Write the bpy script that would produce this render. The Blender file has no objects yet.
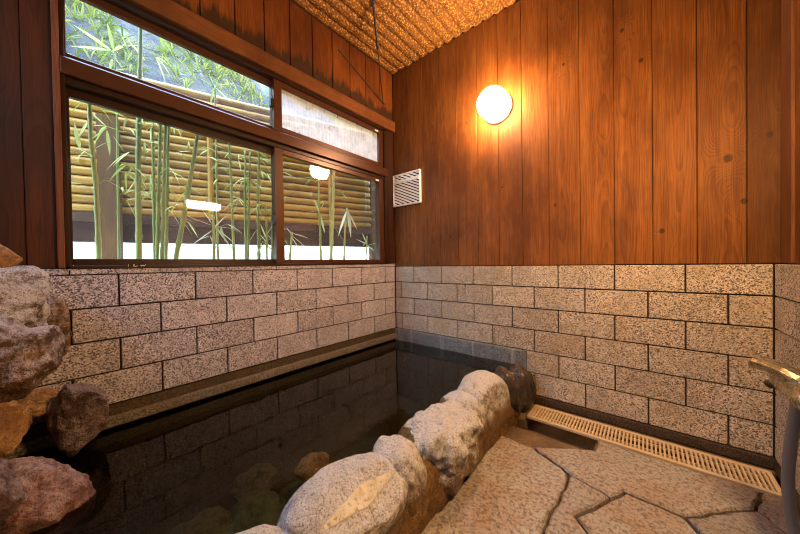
import bpy, math, random
from mathutils import Vector, Matrix, noise, Euler
R = random.Random(7)
S = bpy.context.scene
COL = S.collection
PI = math.pi

# ------------------------------------------------------------------ camera
F, YAW, PITCH, ROLL = 288.967, -0.7051972, -0.0117192, -0.0155232
CAM = Vector((1.86931, -2.12294, 0.981584))
fw = Vector((math.cos(PITCH)*math.sin(YAW), math.cos(PITCH)*math.cos(YAW), math.sin(PITCH)))
rt = Vector((math.cos(YAW), -math.sin(YAW), 0)); up = rt.cross(fw)
c, s = math.cos(ROLL), math.sin(ROLL)
RT, UP = c*rt + s*up, -s*rt + c*up
cam = bpy.data.cameras.new('camera'); camo = bpy.data.objects.new('camera', cam); COL.objects.link(camo)
cam.sensor_width = 36; cam.lens = F*36/800; cam.clip_start = 0.02
camo.matrix_world = Matrix(((RT.x, UP.x, -fw.x, CAM.x), (RT.y, UP.y, -fw.y, CAM.y), (RT.z, UP.z, -fw.z, CAM.z), (0, 0, 0, 1)))
S.camera = camo
def ray(u, v): return RT*((u-400)/F) - UP*((v-267)/F) + fw
def on(u, v, ax, val):                       # where the sight line through a photo point meets a plane of the place
    d = ray(u, v); return CAM + d*((val-CAM[ax])/d[ax])
def dep(u, v, t): return CAM + ray(u, v)*t

# ------------------------------------------------------------------ mesh builder
class MB:
    def __init__(s): s.v = []; s.f = []; s.t = []; s.p = []; s.m = []; s.mi = 0
    def add(s, vs, fs, tint=0.5, pc=None):
        o = len(s.v)
        for i, q in enumerate(vs):
            q = Vector(q); s.v.append(q); s.t.append(tint); s.p.append(Vector(pc[i]) if pc else q)
        for f in fs: s.f.append([o+i for i in f]); s.m.append(s.mi)
    def box(s, a, b, tint=0.5, ch=0.0, pc=None):
        (x0, y0, z0), (x1, y1, z1) = [tuple(map(min, a, b)), tuple(map(max, a, b))]
        if ch <= 0:
            vs = [(x0,y0,z0),(x1,y0,z0),(x1,y1,z0),(x0,y1,z0),(x0,y0,z1),(x1,y0,z1),(x1,y1,z1),(x0,y1,z1)]
            fs = [(0,3,2,1),(4,5,6,7),(0,1,5,4),(1,2,6,5),(2,3,7,6),(3,0,4,7)]
        else:
            ch = min(ch, .45*min(x1-x0, y1-y0, z1-z0)); vs = []; idx = {}
            X = (x0, x1); Y = (y0, y1); Z = (z0, z1)
            for i in (0,1):
                for j in (0,1):
                    for k in (0,1):
                        dx, dy, dz = ch*(1-2*i), ch*(1-2*j), ch*(1-2*k)
                        for ax, q in enumerate(((X[i], Y[j]+dy, Z[k]+dz), (X[i]+dx, Y[j], Z[k]+dz), (X[i]+dx, Y[j]+dy, Z[k]))):
                            idx[(i,j,k,ax)] = len(vs); vs.append(q)
            fs = []
            for a_ in (0,1):
                fs.append([idx[(a_,j,k,0)] for j,k in ((0,0),(1,0),(1,1),(0,1))][::1 if a_ else -1])
                fs.append([idx[(i,a_,k,1)] for i,k in ((0,0),(1,0),(1,1),(0,1))][::-1 if a_ else 1])
                fs.append([idx[(i,j,a_,2)] for i,j in ((0,0),(1,0),(1,1),(0,1))][::1 if a_ else -1])
            for a_ in (0,1):
                for b_ in (0,1):
                    fl = 1 if a_ == b_ else -1
                    fs.append([idx[(a_,b_,0,0)], idx[(a_,b_,0,1)], idx[(a_,b_,1,1)], idx[(a_,b_,1,0)]][::fl])
                    fs.append([idx[(a_,0,b_,2)], idx[(a_,0,b_,0)], idx[(a_,1,b_,0)], idx[(a_,1,b_,2)]][::fl])
                    fs.append([idx[(0,a_,b_,1)], idx[(0,a_,b_,2)], idx[(1,a_,b_,2)], idx[(1,a_,b_,1)]][::fl])
                    for c_ in (0,1):
                        fl2 = 1 if (a_+b_+c_) % 2 else -1
                        fs.append([idx[(a_,b_,c_,0)], idx[(a_,b_,c_,1)], idx[(a_,b_,c_,2)]][::fl2])
        s.add(vs, fs, tint, [pc(Vector(q)) for q in vs] if pc else None)
    def plank(s, a, b, wide, along, tint=None, ch=.0025):
        """a board with its own grain coordinates: across, depth in the log, along"""
        cc = (a[wide]+b[wide])/2; off = R.uniform(0, 40); dd = R.uniform(.02, .13); sh = R.uniform(-.05, .05)
        s.box(a, b, R.random() if tint is None else tint, ch, lambda q: (q[wide]-cc+sh, dd, q[along]+off))
    def tube(s, pts, r, n=8, tint=.5, caps=True):
        pts = [Vector(p) for p in pts]; rs = r if isinstance(r, (list, tuple)) else [r]*len(pts)
        o = len(s.v); ref = Vector((.31,.17,.93)).normalized(); rings = []
        for i, p in enumerate(pts):
            t = (pts[min(i+1, len(pts)-1)]-pts[max(i-1, 0)]).normalized()
            e1 = t.cross(ref if abs(t.dot(ref)) < .95 else Vector((1,0,0))).normalized(); e2 = t.cross(e1)
            rings.append([p+(e1*math.cos(2*PI*k/n)+e2*math.sin(2*PI*k/n))*rs[i] for k in range(n)])
        vs = [q for g in rings for q in g]
        fs = [(i*n+k, i*n+(k+1)%n, (i+1)*n+(k+1)%n, (i+1)*n+k) for i in range(len(pts)-1) for k in range(n)]
        if caps: fs += [tuple(range(n))[::-1], tuple(range((len(pts)-1)*n, len(pts)*n))]
        s.add(vs, fs, tint)
    def lathe(s, o, axis, prof, n=32, tint=.5):
        """prof: (distance along axis, radius)"""
        a = Vector(axis).normalized(); e1 = a.orthogonal().normalized(); e2 = a.cross(e1); o = Vector(o)
        vs = [o+a*h+(e1*math.cos(2*PI*k/n)+e2*math.sin(2*PI*k/n))*max(r, 1e-4) for h, r in prof for k in range(n)]
        fs = [(i*n+k, i*n+(k+1)%n, (i+1)*n+(k+1)%n, (i+1)*n+k) for i in range(len(prof)-1) for k in range(n)]
        fs += [tuple(range(n))[::-1], tuple(range((len(prof)-1)*n, len(prof)*n))]
        s.add(vs, fs, tint)
    def leaf(s, base, d, L, w, droop=.3, tint=.5):
        d = Vector(d).normalized(); side = d.cross(Vector((0,0,1)))
        side = side.normalized() if side.length > .05 else Vector((1,0,0))
        side = (side + Vector((R.uniform(-.5,.5), R.uniform(-.5,.5), R.uniform(-.5,.5)))*.6).normalized()
        vs = []; base = Vector(base)
        for t, ww in ((0,.12),(.18,.75),(.42,1),(.7,.7),(1,.04)):
            p = base + d*L*t + Vector((0,0,-droop*L*t*t))
            vs += [p-side*w*ww/2, p+Vector((0,0,-w*.12*ww)), p+side*w*ww/2]
        fs = []
        for i in range(4):
            a = i*3; fs += [(a,a+1,a+4,a+3),(a+1,a+2,a+5,a+4)]
        s.add(vs, fs, tint)
    def build(s, name, mats, parent=None, smooth=False):
        me = bpy.data.meshes.new(name); me.from_pydata([tuple(q) for q in s.v], [], s.f)
        for m in (mats if isinstance(mats, list) else [mats]): me.materials.append(m)
        at = me.attributes.new('tint', 'FLOAT', 'POINT'); at.data.foreach_set('value', s.t)
        ap = me.attributes.new('pc', 'FLOAT_VECTOR', 'POINT'); ap.data.foreach_set('vector', [k for q in s.p for k in q])
        me.polygons.foreach_set('material_index', s.m)
        if smooth: me.polygons.foreach_set('use_smooth', [True]*len(me.polygons))
        me.validate(); me.update()
        o = bpy.data.objects.new(name, me); COL.objects.link(o)
        if parent:
            o.parent = parent; o.matrix_parent_inverse = parent.matrix_world.inverted()
        return o
def thing(name, label, cat, loc=(0,0,0), group=None):
    o = bpy.data.objects.new(name, None); COL.objects.link(o); o.location = loc; o.empty_display_size = .05
    o.matrix_world = Matrix.Translation(loc)
    return tag(o, label, cat, group)
def tag(o, label, cat, group=None, kind=None):
    o['label'] = label; o['category'] = cat
    if group: o['group'] = group
    if kind: o['kind'] = kind
    return o
def struct(o): o['kind'] = 'structure'; return o

# ------------------------------------------------------------------ materials
class NT:
    def __init__(s, name):
        s.m = bpy.data.materials.new(name); s.m.use_nodes = True; s.t = s.m.node_tree; s.t.nodes.clear()
        s.out = s.t.nodes.new('ShaderNodeOutputMaterial')
    def n(s, typ, ins=None, **props):
        nd = s.t.nodes.new('ShaderNode'+typ)
        for k, v in props.items(): setattr(nd, k, v)
        for k, v in (ins or {}).items(): s.put(nd.inputs[k], v)
        return nd
    def put(s, sock, v):
        if isinstance(v, bpy.types.NodeSocket): s.t.links.new(v, sock)
        elif isinstance(v, bpy.types.Node): s.t.links.new(v.outputs[0], sock)
        else: sock.default_value = v
    def math(s, op, a, b=0.0, cl=False): return s.n('Math', {0: a, 1: b}, operation=op, use_clamp=cl).outputs[0]
    def vm(s, op, a, b=(0,0,0)): return s.n('VectorMath', {0: a, 1: b}, operation=op).outputs[0]
    def noise(s, vec, scale, detail=3, rough=.55, dist=0): return s.n('TexNoise', {'Vector': vec, 'Scale': scale, 'Detail': detail, 'Roughness': rough, 'Distortion': dist}).outputs[0]
    def ramp(s, fac, stops, interp='LINEAR'):
        nd = s.n('ValToRGB', {0: fac}); cr = nd.color_ramp; cr.interpolation = interp
        while len(cr.elements) < len(stops): cr.elements.new(.5)
        for e, (p, cc) in zip(cr.elements, stops): e.position = p; e.color = tuple(cc)+(1,) if isinstance(cc, tuple) else (cc, cc, cc, 1)
        return nd.outputs[0]
    def mix(s, f, a, b, mode='MIX'):
        nd = s.n('Mix', data_type='RGBA', blend_type=mode)
        s.put(nd.inputs[0], f)
        for k, v in ((6, a), (7, b)): s.put(nd.inputs[k], tuple(v)+(1,) if isinstance(v, tuple) and len(v) == 3 else v)
        return nd.outputs[2]
    def attr(s, name): return s.n('Attribute', attribute_name=name)
    def bump(s, h, strength=.3, dist=.01, normal=None):
        d = {'Height': h, 'Strength': strength, 'Distance': dist}
        if normal is not None: d['Normal'] = normal
        return s.n('Bump', d).outputs[0]
    def pbr(s, color, rough=.6, normal=None, spec=.5, metal=0, **kw):
        b = s.n('BsdfPrincipled'); s.put(b.inputs['Base Color'], tuple(color)+(1,) if isinstance(color, tuple) and len(color) == 3 else color)
        s.put(b.inputs['Roughness'], rough); s.put(b.inputs['Specular IOR Level'], spec); s.put(b.inputs['Metallic'], metal)
        if normal is not None: s.put(b.inputs['Normal'], normal)
        for k, v in kw.items(): s.put(b.inputs[k], v)
        s.t.links.new(b.outputs[0], s.out.inputs[0]); return s.m
    def obj(s): return s.n('TexCoord').outputs['Object']
def simple(name, col, rough=.5, metal=0, spec=.5): return NT(name).pbr(col, rough, None, spec, metal)

def wood(name, dark, mid, light, knots=(), ring=95, rough=.55, stain=0, stain_col=(.03,.015,.008)):
    t = NT(name); pc = t.attr('pc').outputs['Vector']; tint = t.attr('tint').outputs['Fac']; ob = t.obj()
    x = t.n('SeparateXYZ', {0: pc}); u, dd, w = x.outputs
    wv = t.n('CombineXYZ', {'X': t.math('MULTIPLY', tint, 30.), 'Y': 0., 'Z': w}).outputs[0]
    n1 = t.noise(t.vm('MULTIPLY', wv, (1,1,.55)), 1., 2)
    n2 = t.noise(t.vm('MULTIPLY', wv, (1.7,1,.75)), 1., 2)
    n3 = t.noise(t.vm('MULTIPLY', pc, (22,1,2.5)), 1., 3)
    U = t.math('ADD', u, t.math('MULTIPLY', t.math('SUBTRACT', n1, .5), .09))
    D = t.math('ADD', t.math('SUBTRACT', dd, .02), t.math('MULTIPLY', t.math('SUBTRACT', n2, .5), .16))
    r = t.math('SQRT', t.math('ADD', t.math('MULTIPLY', U, U), t.math('MULTIPLY', D, D)))
    r = t.math('ADD', r, t.math('MULTIPLY', n3, .007))
    kd = None
    for kx, kz, kr in knots:
        d = t.n('VectorMath', {0: t.vm('MULTIPLY', t.vm('SUBTRACT', ob, (kx, 0, kz)), (1,0,.8))}, operation='LENGTH').outputs['Value']
        d = t.math('DIVIDE', d, kr); kd = d if kd is None else t.math('MINIMUM', kd, d)
    if kd is not None:
        g = t.math('EXPONENT', t.math('MULTIPLY', t.math('MULTIPLY', kd, kd), -.22))
        r = t.math('ADD', r, t.math('MULTIPLY', g, .06))
    rr = t.math('MULTIPLY', r, ring*1.)
    fr = t.math('FRACT', rr)
    rings = t.ramp(fr, [(0, .15), (.55, .45), (.86, 1.), (.93, .9), (1, .15)])
    fib = t.noise(t.vm('MULTIPLY', pc, (420,1,5)), 1., 2)
    blot = t.noise(t.vm('MULTIPLY', pc, (30,1,1.3)), 1., 5, .7)
    base = t.mix(t.math('MULTIPLY', rings, .42), mid, dark)
    base = t.mix(t.ramp(blot, [(.42, 0.), (.72, 1.)]), base, light)
    base = t.mix(t.math('MULTIPLY', rings, .28), base, dark)
    base = t.mix(t.ramp(fib, [(.3, .7), (.6, 0.)]), base, dark)
    lf = t.noise(t.vm('MULTIPLY', ob, (2.2,2.2,.9)), 1., 5, .65)
    base = t.mix(t.ramp(lf, [(.38, .8), (.56, 0.)]), base, dark)
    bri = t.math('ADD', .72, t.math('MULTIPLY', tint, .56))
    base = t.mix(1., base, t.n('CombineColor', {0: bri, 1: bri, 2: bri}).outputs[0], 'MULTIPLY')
    if kd is not None:
        base = t.mix(t.ramp(kd, [(.3, .75), (.5, .55), (.62, 0.)]), base, tuple(q*.25 for q in dark))
    if stain:                                            # old water marks creeping up from the lower board ends
        sx = t.n('SeparateXYZ', {0: ob}).outputs[2]
        ns = t.noise(t.vm('MULTIPLY', ob, (9,9,1.5)), 1., 4, .7)
        h = t.math('SUBTRACT', t.math('ADD', stain-.12, t.math('MULTIPLY', ns, .42)), sx)
        base = t.mix(t.ramp(t.math('MULTIPLY', h, 8.), [(.35, 0.), (.75, .9)]), base, stain_col)
    nb = t.bump(t.math('ADD', t.math('MULTIPLY', rings, -.6), t.math('MULTIPLY', fib, .6)), .35, .002)
    return t.pbr(base, t.math('ADD', rough, t.math('MULTIPLY', fib, .2)), nb, .22)

def granite(name, a, b, speck, sc=1., rough=.7, stain=None, drip=None):
    t = NT(name); ob = t.obj(); tint = t.attr('tint').outputs['Fac']
    off = t.vm('ADD', ob, t.n('CombineXYZ', {'X': t.math('MULTIPLY', tint, 9.), 'Y': 0., 'Z': 0.}).outputs[0])
    base = t.mix(tint, a, b)
    n1 = t.noise(off, 125*sc, 3, .8); n2 = t.noise(t.vm('ADD', off, (3.3,1.7,8.1)), 60*sc, 2, .6); n3 = t.noise(off, 5, 3)
    gv = t.n('SeparateXYZ', {0: t.n('TexVoronoi', {'Vector': off, 'Scale': 190*sc}).outputs[1]}).outputs[0]
    g2 = t.n('SeparateXYZ', {0: t.n('TexVoronoi', {'Vector': off, 'Scale': 310*sc}).outputs[1]}).outputs[0]
    k = t.math('MULTIPLY', t.math('FRACT', t.math('MULTIPLY', tint, 7.31)), .13)
    base = t.mix(t.ramp(t.math('SUBTRACT', gv, k), [(.10, .88), (.24, 0.)]), base, speck)
    base = t.mix(t.ramp(gv, [(.70, 0.), (.9, .8)]), base, tuple(min(.9, q*1.45) for q in a))
    base = t.mix(t.ramp(g2, [(.12, .7), (.25, 0.)]), base, speck)
    base = t.mix(t.ramp(n2, [(.32, .2), (.42, 0.)]), base, speck)
    base = t.mix(t.ramp(n3, [(.35, .35), (.65, 0.)]), base, tuple(q*.5 for q in b))
    if stain: base = t.mix(t.ramp(t.noise(t.vm('ADD', ob, (0,0,4)), 3.2, 4, .6), [(.55, 0.), (.72, .65)]), base, stain)
    if drip: base = t.mix(t.ramp(t.noise(t.vm('MULTIPLY', ob, (16,16,1.5)), 1., 3, .7), [(.56, 0.), (.68, .7)]), base, drip)
    nb = t.bump(n1, .35, .003)
    return t.pbr(base, rough, nb, .3)

def rockmat(name, cols, deposit, dep_amt=.5, sc=1., rough=.6, bump=.6, wet=0, spec=.4, seed=0, stain=None, crack=0.):
    t = NT(name); ob0 = t.obj(); ob = t.vm('ADD', ob0, (seed*1.7, seed*.9, seed*2.3))
    if crack or stain: ob = t.vm('ADD', ob, t.n('ObjectInfo').outputs['Location'])
    n1 = t.noise(ob, 6*sc, 6, .62, .4); n2 = t.noise(ob, 28*sc, 5, .7); n3 = t.noise(ob, 140*sc, 3, .7)
    vor = t.n('TexVoronoi', {'Vector': t.vm('ADD', ob, t.n('TexNoise', {'Vector': ob, 'Scale': 18*sc}).outputs[1]), 'Scale': 9*sc}, feature='DISTANCE_TO_EDGE').outputs[0]
    base = t.ramp(n1, [(.34, cols[0]), (.47, cols[1]), (.56, cols[2]), (.68, cols[3])])
    base = t.mix(t.ramp(n2, [(.35, .7), (.6, 0.)]), base, cols[0])
    nz = t.n('SeparateXYZ', {0: t.n('NewGeometry').outputs['Normal']}).outputs[2]
    lim = t.math('ADD', t.math('MULTIPLY', nz, .22), n2)       # mineral crust on upward faces, its colour also lightened to mimic daylight from above
    base = t.mix(t.math('MULTIPLY', t.ramp(lim, [(.62-.25*dep_amt, 0.), (.86-.25*dep_amt, 1.)]), .85), base, deposit)
    if stain:                                   # rusty tide mark on the lower part of each stone
        zz = t.math('ADD', t.n('SeparateXYZ', {0: ob0}).outputs[2], t.math('MULTIPLY', t.math('SUBTRACT', n1, .5), .35))
        base = t.mix(t.ramp(t.math('ADD', t.math('MULTIPLY', zz, 6.), .5), [(.22, .92), (.60, 0.)]), base, t.mix(n2, stain, tuple(q*.35 for q in stain)))
    if crack:
        v2 = t.n('TexVoronoi', {'Vector': t.vm('ADD', ob, t.vm('MULTIPLY', t.n('TexNoise', {'Vector': ob, 'Scale': 9.}).outputs[1], (.12,.12,.12))), 'Scale': 7.}, feature='DISTANCE_TO_EDGE').outputs[0]
        ck = t.math('MULTIPLY', t.ramp(v2, [(.0, 1.), (.02, 0.)]), t.ramp(t.noise(ob, 5., 2), [(.45, 0.), (.55, 1.)]))
        base = t.mix(t.math('MULTIPLY', ck, crack), base, (.03,.02,.015))
    base = t.mix(t.ramp(n3, [(.36, .75), (.46, 0.)]), base, tuple(q*.35 for q in cols[1]))
    h = t.math('ADD', t.math('ADD', t.math('MULTIPLY', n1, .7), t.math('MULTIPLY', n2, .7)), t.math('ADD', t.math('MULTIPLY', n3, .25), t.math('MULTIPLY', t.ramp(vor, [(0, 0.), (.06, 1.)]), .0)))
    return t.pbr(base, rough, t.bump(h, bump, .05), spec, **({'Coat Weight': wet, 'Coat Roughness': .12} if wet else {}))

M = {}
KN = [(1.937,1.137,.022),(2.177,1.472,.03),(2.228,1.255,.022),(2.306,1.55,.02),(1.77,2.308,.018),(1.853,2.098,.02),(1.414,1.352,.014),(1.063,1.535,.012),(1.47,2.25,.014),(.62,1.2,.012),(.78,2.1,.012)]
M['back_wood'] = wood('cedar_boards', (.085,.025,.004), (.285,.092,.013), (.40,.155,.026), KN, 150, .5)
M['left_wood'] = wood('old_cedar_boards', (.07,.018,.003), (.25,.072,.010), (.36,.12,.018), (), 140, .55, 2.42)
M['dark_wood'] = wood('dark_cedar_boards', (.022,.006,.002), (.07,.019,.006), (.10,.028,.009), (), 130, .5)
M['beam'] = wood('beam_wood', (.09,.03,.008), (.21,.075,.02), (.26,.10,.03), (), 110, .5)
M['trim_wood'] = wood('trim_wood', (.07,.022,.01), (.18,.06,.025), (.22,.08,.035), (), 120, .45)
M['granite'] = granite('granite_blocks', (.51,.49,.60), (.39,.365,.46), (.06,.045,.05))  # same stone as the back wall, bluish daylight put into its colour
M['granite_back'] = granite('granite_blocks_stained', (.60,.51,.43), (.46,.38,.31), (.07,.045,.03), stain=(.36,.24,.11))
M['slab'] = granite('wet_slab', (.24,.25,.27), (.20,.21,.225), (.06,.06,.07), 1., .3, stain=(.10,.10,.10), drip=(.36,.38,.40))
M['ledge'] = granite('ledge_stone', (.22,.19,.165), (.17,.145,.12), (.05,.04,.03), 1., .4, stain=(.09,.065,.03))
M['ledge_band'] = granite('ledge_band', (.085,.06,.035), (.07,.05,.03), (.03,.02,.012), 1., .6)
M['grout'] = simple('dark_grout', (.035,.022,.018), .9)
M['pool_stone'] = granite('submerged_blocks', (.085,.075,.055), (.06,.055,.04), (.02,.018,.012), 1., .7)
M['base_trim'] = granite('base_trim_stone', (.09,.06,.04), (.07,.045,.03), (.02,.014,.01), 1., .7)
def alu(name, col):
    t = NT(name); n = t.noise(t.vm('MULTIPLY', t.obj(), (3,3,3)), 6., 3)
    return t.pbr(t.mix(n, tuple(q*.75 for q in col), tuple(q*1.25 for q in col)), .32, None, .5, .25)
M['bronze'] = alu('bronze_sash', (.075,.026,.010)); M['bronze_dark'] = alu('dark_bronze_sash', (.028,.011,.006))
M['latch'] = simple('black_latch', (.012,.012,.014), .4)
M['white_label'] = simple('white_sticker', (.8,.78,.75), .6)
M['plate_mark'] = simple('worn_white_print', (.75,.68,.62), .6)
def glass(name, haze, dens):
    t = NT(name)
    tr = t.n('BsdfTransparent', {'Color': (.95,.97,.96,1)}); gl = t.n('BsdfGlossy', {'Color': (1,1,1,1), 'Roughness': .012})
    fr = t.math('MULTIPLY', t.n('Fresnel', {'IOR': 1.62}).outputs[0], t.math('SUBTRACT', 1., t.n('NewGeometry').outputs['Backfacing']))
    a = t.n('MixShader', {0: fr, 1: tr, 2: gl})
    n = t.noise(t.vm('MULTIPLY', t.obj(), (1,1,1)), 9., 5, .7); n2 = t.noise(t.vm('MULTIPLY', t.obj(), (60,60,4)), 1., 3)
    d = t.n('MixShader', {0: .5, 1: t.n('BsdfTranslucent', {'Color': (*haze, 1)}), 2: t.n('BsdfDiffuse', {'Color': (*haze, 1)})})
    f = t.ramp(t.math('ADD', t.math('MULTIPLY', n, .7), t.math('MULTIPLY', n2, .3)), [(.3, dens*.45), (.7, dens*1.5)])
    o = t.n('MixShader', {0: f, 1: a, 2: d}); t.t.links.new(o.outputs[0], t.out.inputs[0]); return t.m
M['glass'] = glass('clear_glass', (.85,.88,.85), .015)
M['glass_haze'] = glass('misted_glass', (.85,.88,.95), .035)
M['glass_fog'] = glass('fogged_glass', (.90,.90,.90), .34)
def water():
    t = NT('spring_water'); ob = t.obj()
    n = t.noise(t.vm('MULTIPLY', ob, (1,1,1)), 5., 3, .5, .6); n2 = t.noise(ob, 26., 2)
    nb = t.bump(t.math('ADD', n, t.math('MULTIPLY', n2, .12)), .10, .02)
    tr = t.n('BsdfTransparent', {'Color': (.50,.46,.33,1)}); gl = t.n('BsdfGlossy', {'Color': (1,1,1,1), 'Roughness': .02, 'Normal': nb})
    fr = t.n('Fresnel', {'IOR': 1.33, 'Normal': nb})
    o = t.n('MixShader', {0: fr, 1: tr, 2: gl}); t.t.links.new(o.outputs[0], t.out.inputs[0]); return t.m
M['water'] = water()
def emis(name, col, st):
    t = NT(name); e = t.n('Emission', {'Color': (*col, 1), 'Strength': st}); t.t.links.new(e.outputs[0], t.out.inputs[0]); return t.m
M['lamp_glow'] = emis('lit_globe', (1., .60, .33), 110.)
M['box_glow'] = emis('lit_diffuser', (1., .57, .21), 290.)
M['lamp_base'] = simple('lamp_base_plastic', (.75,.72,.66), .4)
M['vent_white'] = simple('vent_plastic', (.88,.84,.78), .45); M['vent_dark'] = simple('vent_inside', (.02,.012,.008), .8)
M['grate'] = NT('drain_plastic'); _n = M['grate'].noise(M['grate'].obj(), 22., 4, .65)
M['grate'] = M['grate'].pbr(M['grate'].mix(_n, (.50,.36,.22), (.62,.49,.34)), .45)
M['chrome'] = NT('worn_chrome'); _n = M['chrome'].noise(M['chrome'].obj(), 60., 4, .7)
M['chrome'] = M['chrome'].pbr(M['chrome'].mix(_n, (.30,.27,.20), (.55,.50,.42)), M['chrome'].math('ADD', .12, M['chrome'].math('MULTIPLY', _n, .3)), None, .5, .9)
M['hose'] = simple('grey_hose', (.17,.15,.15), .4)
M['iron'] = simple('black_iron', (.02,.014,.01), .5)
def flag():
    t = NT('flagstones'); ob = t.obj(); tint = t.attr('tint').outputs['Fac']
    base = t.ramp(tint, [(0., (.37,.35,.35)), (.35, (.42,.38,.36)), (.65, (.27,.25,.255)), (1., (.46,.43,.42))])
    n1 = t.noise(ob, 4., 5, .6, .5); n2 = t.noise(ob, 62., 4, .75); n3 = t.noise(ob, 170., 2, .7)
    base = t.mix(t.ramp(n1, [(.47, 0.), (.66, .6)]), base, (.34,.19,.09))
    base = t.mix(t.ramp(n1, [(.28, .6), (.40, 0.)]), base, (.45,.41,.37))
    base = t.mix(t.ramp(n2, [(.38, .8), (.53, 0.)]), base, (.085,.065,.055))
    base = t.mix(t.ramp(n3, [(.36, .6), (.45, 0.)]), base, (.07,.055,.045))
    nb = t.bump(t.math('ADD', t.math('MULTIPLY', n2, .9), t.math('ADD', n1, t.math('MULTIPLY', n3, .25))), .7, .012)
    return t.pbr(base, t.ramp(n1, [(.3, .42), (.7, .62)]), nb, .4)
M['flag'] = flag()
def mort():
    t = NT('floor_mortar'); ob = t.obj(); n1 = t.noise(ob, 7., 5, .6); n2 = t.noise(ob, 90., 3, .7)
    b = t.ramp(n1, [(.35, (.10,.065,.04)), (.55, (.17,.11,.065)), (.7, (.23,.16,.10))])
    b = t.mix(t.ramp(n2, [(.35, .7), (.5, 0.)]), b, (.05,.03,.02))
    return t.pbr(b, .6, t.bump(t.math('ADD', n1, n2), .5, .01), .35)
M['mortar'] = mort()
M['rim'] = rockmat('rim_stone', [(.13,.085,.055), (.40,.34,.28), (.52,.47,.42), (.64,.60,.57)], (.80,.80,.86), .85, 1., .6, 1.0, seed=1, stain=(.30,.155,.05), crack=.3)  # crust colour brightened in place of bluish daylight on the tops
M['rim_flat'] = rockmat('cut_stone', [(.40,.35,.27), (.50,.45,.36), (.54,.49,.40), (.60,.55,.47)], (.62,.59,.52), .5, .6, .6, .15, seed=2)
M['rim_base'] = rockmat('stained_mortar', [(.07,.035,.014), (.19,.095,.03), (.30,.165,.055), (.26,.17,.09)], (.30,.20,.10), .1, 1.2, .5, .8, seed=3)
M['rim_dark'] = rockmat('wet_dark_stone', [(.012,.008,.006), (.03,.018,.012), (.055,.032,.018), (.11,.065,.035)], (.10,.065,.04), .1, 1., .3, .7, .4, seed=4)
M['rock_white'] = rockmat('crusted_rock', [(.05,.025,.012), (.15,.075,.035), (.24,.13,.06), (.40,.33,.30)], (.76,.76,.86), 1.0, 1., .6, 1., seed=5)  # crust whitened and blued to imitate daylight on the upper faces
M['rock_brown'] = rockmat('brown_rock', [(.045,.022,.012), (.14,.07,.03), (.25,.13,.055), (.27,.19,.15)], (.55,.50,.56), .6, 1., .55, .9, seed=6)
M['rock_purple'] = rockmat('purple_rock', [(.06,.035,.03), (.16,.10,.085), (.24,.16,.15), (.30,.23,.24)], (.40,.34,.40), .4, 1.3, .5, .9, seed=7)
M['rock_pink'] = rockmat('pink_rock', [(.09,.035,.03), (.27,.13,.11), (.36,.20,.17), (.42,.28,.25)], (.50,.36,.34), .35, 1.2, .5, .9, seed=8)
M['rock_orange'] = rockmat('orange_rock', [(.14,.06,.02), (.34,.17,.06), (.44,.25,.10), (.50,.32,.16)], (.52,.40,.26), .2, .8, .5, .6, seed=9)
M['rock_wet'] = rockmat('submerged_rock', [(.06,.06,.025), (.14,.13,.06), (.20,.17,.08), (.27,.21,.11)], (.20,.22,.11), .3, 1.5, .6, .8, seed=10)
def reed():
    t = NT('reed_matting'); ob = t.obj()
    a = t.noise(t.vm('MULTIPLY', ob, (95,60,1)), 1., 3, .7); b = t.noise(t.vm('MULTIPLY', ob, (40,120,1)), 1., 2, .6); g = t.noise(ob, 3., 3)
    v = t.n('TexVoronoi', {'Vector': t.vm('MULTIPLY', ob, (75,48,20)), 'Scale': 1.}).outputs[0]
    h = t.math('ADD', t.math('MULTIPLY', v, .7), t.math('MULTIPLY', a, .6))
    base = t.ramp(h, [(.30, (.80,.50,.13)), (.50, (.55,.30,.06)), (.68, (.20,.08,.015))])
    base = t.mix(t.ramp(b, [(.38, .8), (.5, 0.)]), base, (.13,.05,.012))
    base = t.mix(t.ramp(g, [(.4, .3), (.65, 0.)]), base, (.36,.16,.03))
    return t.pbr(base, .6, t.bump(h, .9, -.012), .3)
M['reed'] = reed()
def bam(name, cols, sc=1.):
    t = NT(name); ob = t.obj(); tint = t.attr('tint').outputs['Fac']
    n = t.noise(t.vm('MULTIPLY', ob, (5*sc,5*sc,5*sc)), 1., 4, .65)
    base = t.mix(t.ramp(n, [(.35, 0.), (.65, 1.)]), cols[0], cols[1]); base = t.mix(t.math('MULTIPLY', tint, .6), base, cols[2])
    return t.pbr(base, .4, None, .4)
M['fence_bamboo'] = bam('dry_bamboo', [(.27,.125,.007), (.39,.205,.016), (.18,.08,.006)])
M['fence_post'] = wood('weathered_post', (.05,.020,.005), (.14,.062,.016), (.18,.085,.025), (), 70, .7)
M['fence_board'] = wood('weathered_board', (.03,.012,.007), (.08,.036,.02), (.10,.05,.03), (), 70, .7)
M['culm'] = bam('green_culm', [(.14,.175,.02), (.25,.265,.045), (.08,.115,.015)])
M['culm_pale'] = bam('pale_culm', [(.26,.28,.06), (.36,.35,.10), (.18,.21,.04)])
def leafm(name, cols):
    t = NT(name); tint = t.attr('tint').outputs['Fac']; c_ = t.ramp(tint, [(0, cols[0]), (.5, cols[1]), (1, cols[2])])
    o = t.n('MixShader', {0: .4, 1: t.n('BsdfDiffuse', {'Color': c_}), 2: t.n('BsdfTranslucent', {'Color': c_})})
    t.t.links.new(o.outputs[0], t.out.inputs[0]); return t.m
M['leaf'] = leafm('bamboo_leaf', [(.12,.18,.025), (.28,.33,.07), (.58,.58,.27)])
M['leaf_dry'] = leafm('dry_leaf', [(.28,.27,.10), (.48,.43,.22), (.65,.58,.40)])
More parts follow.
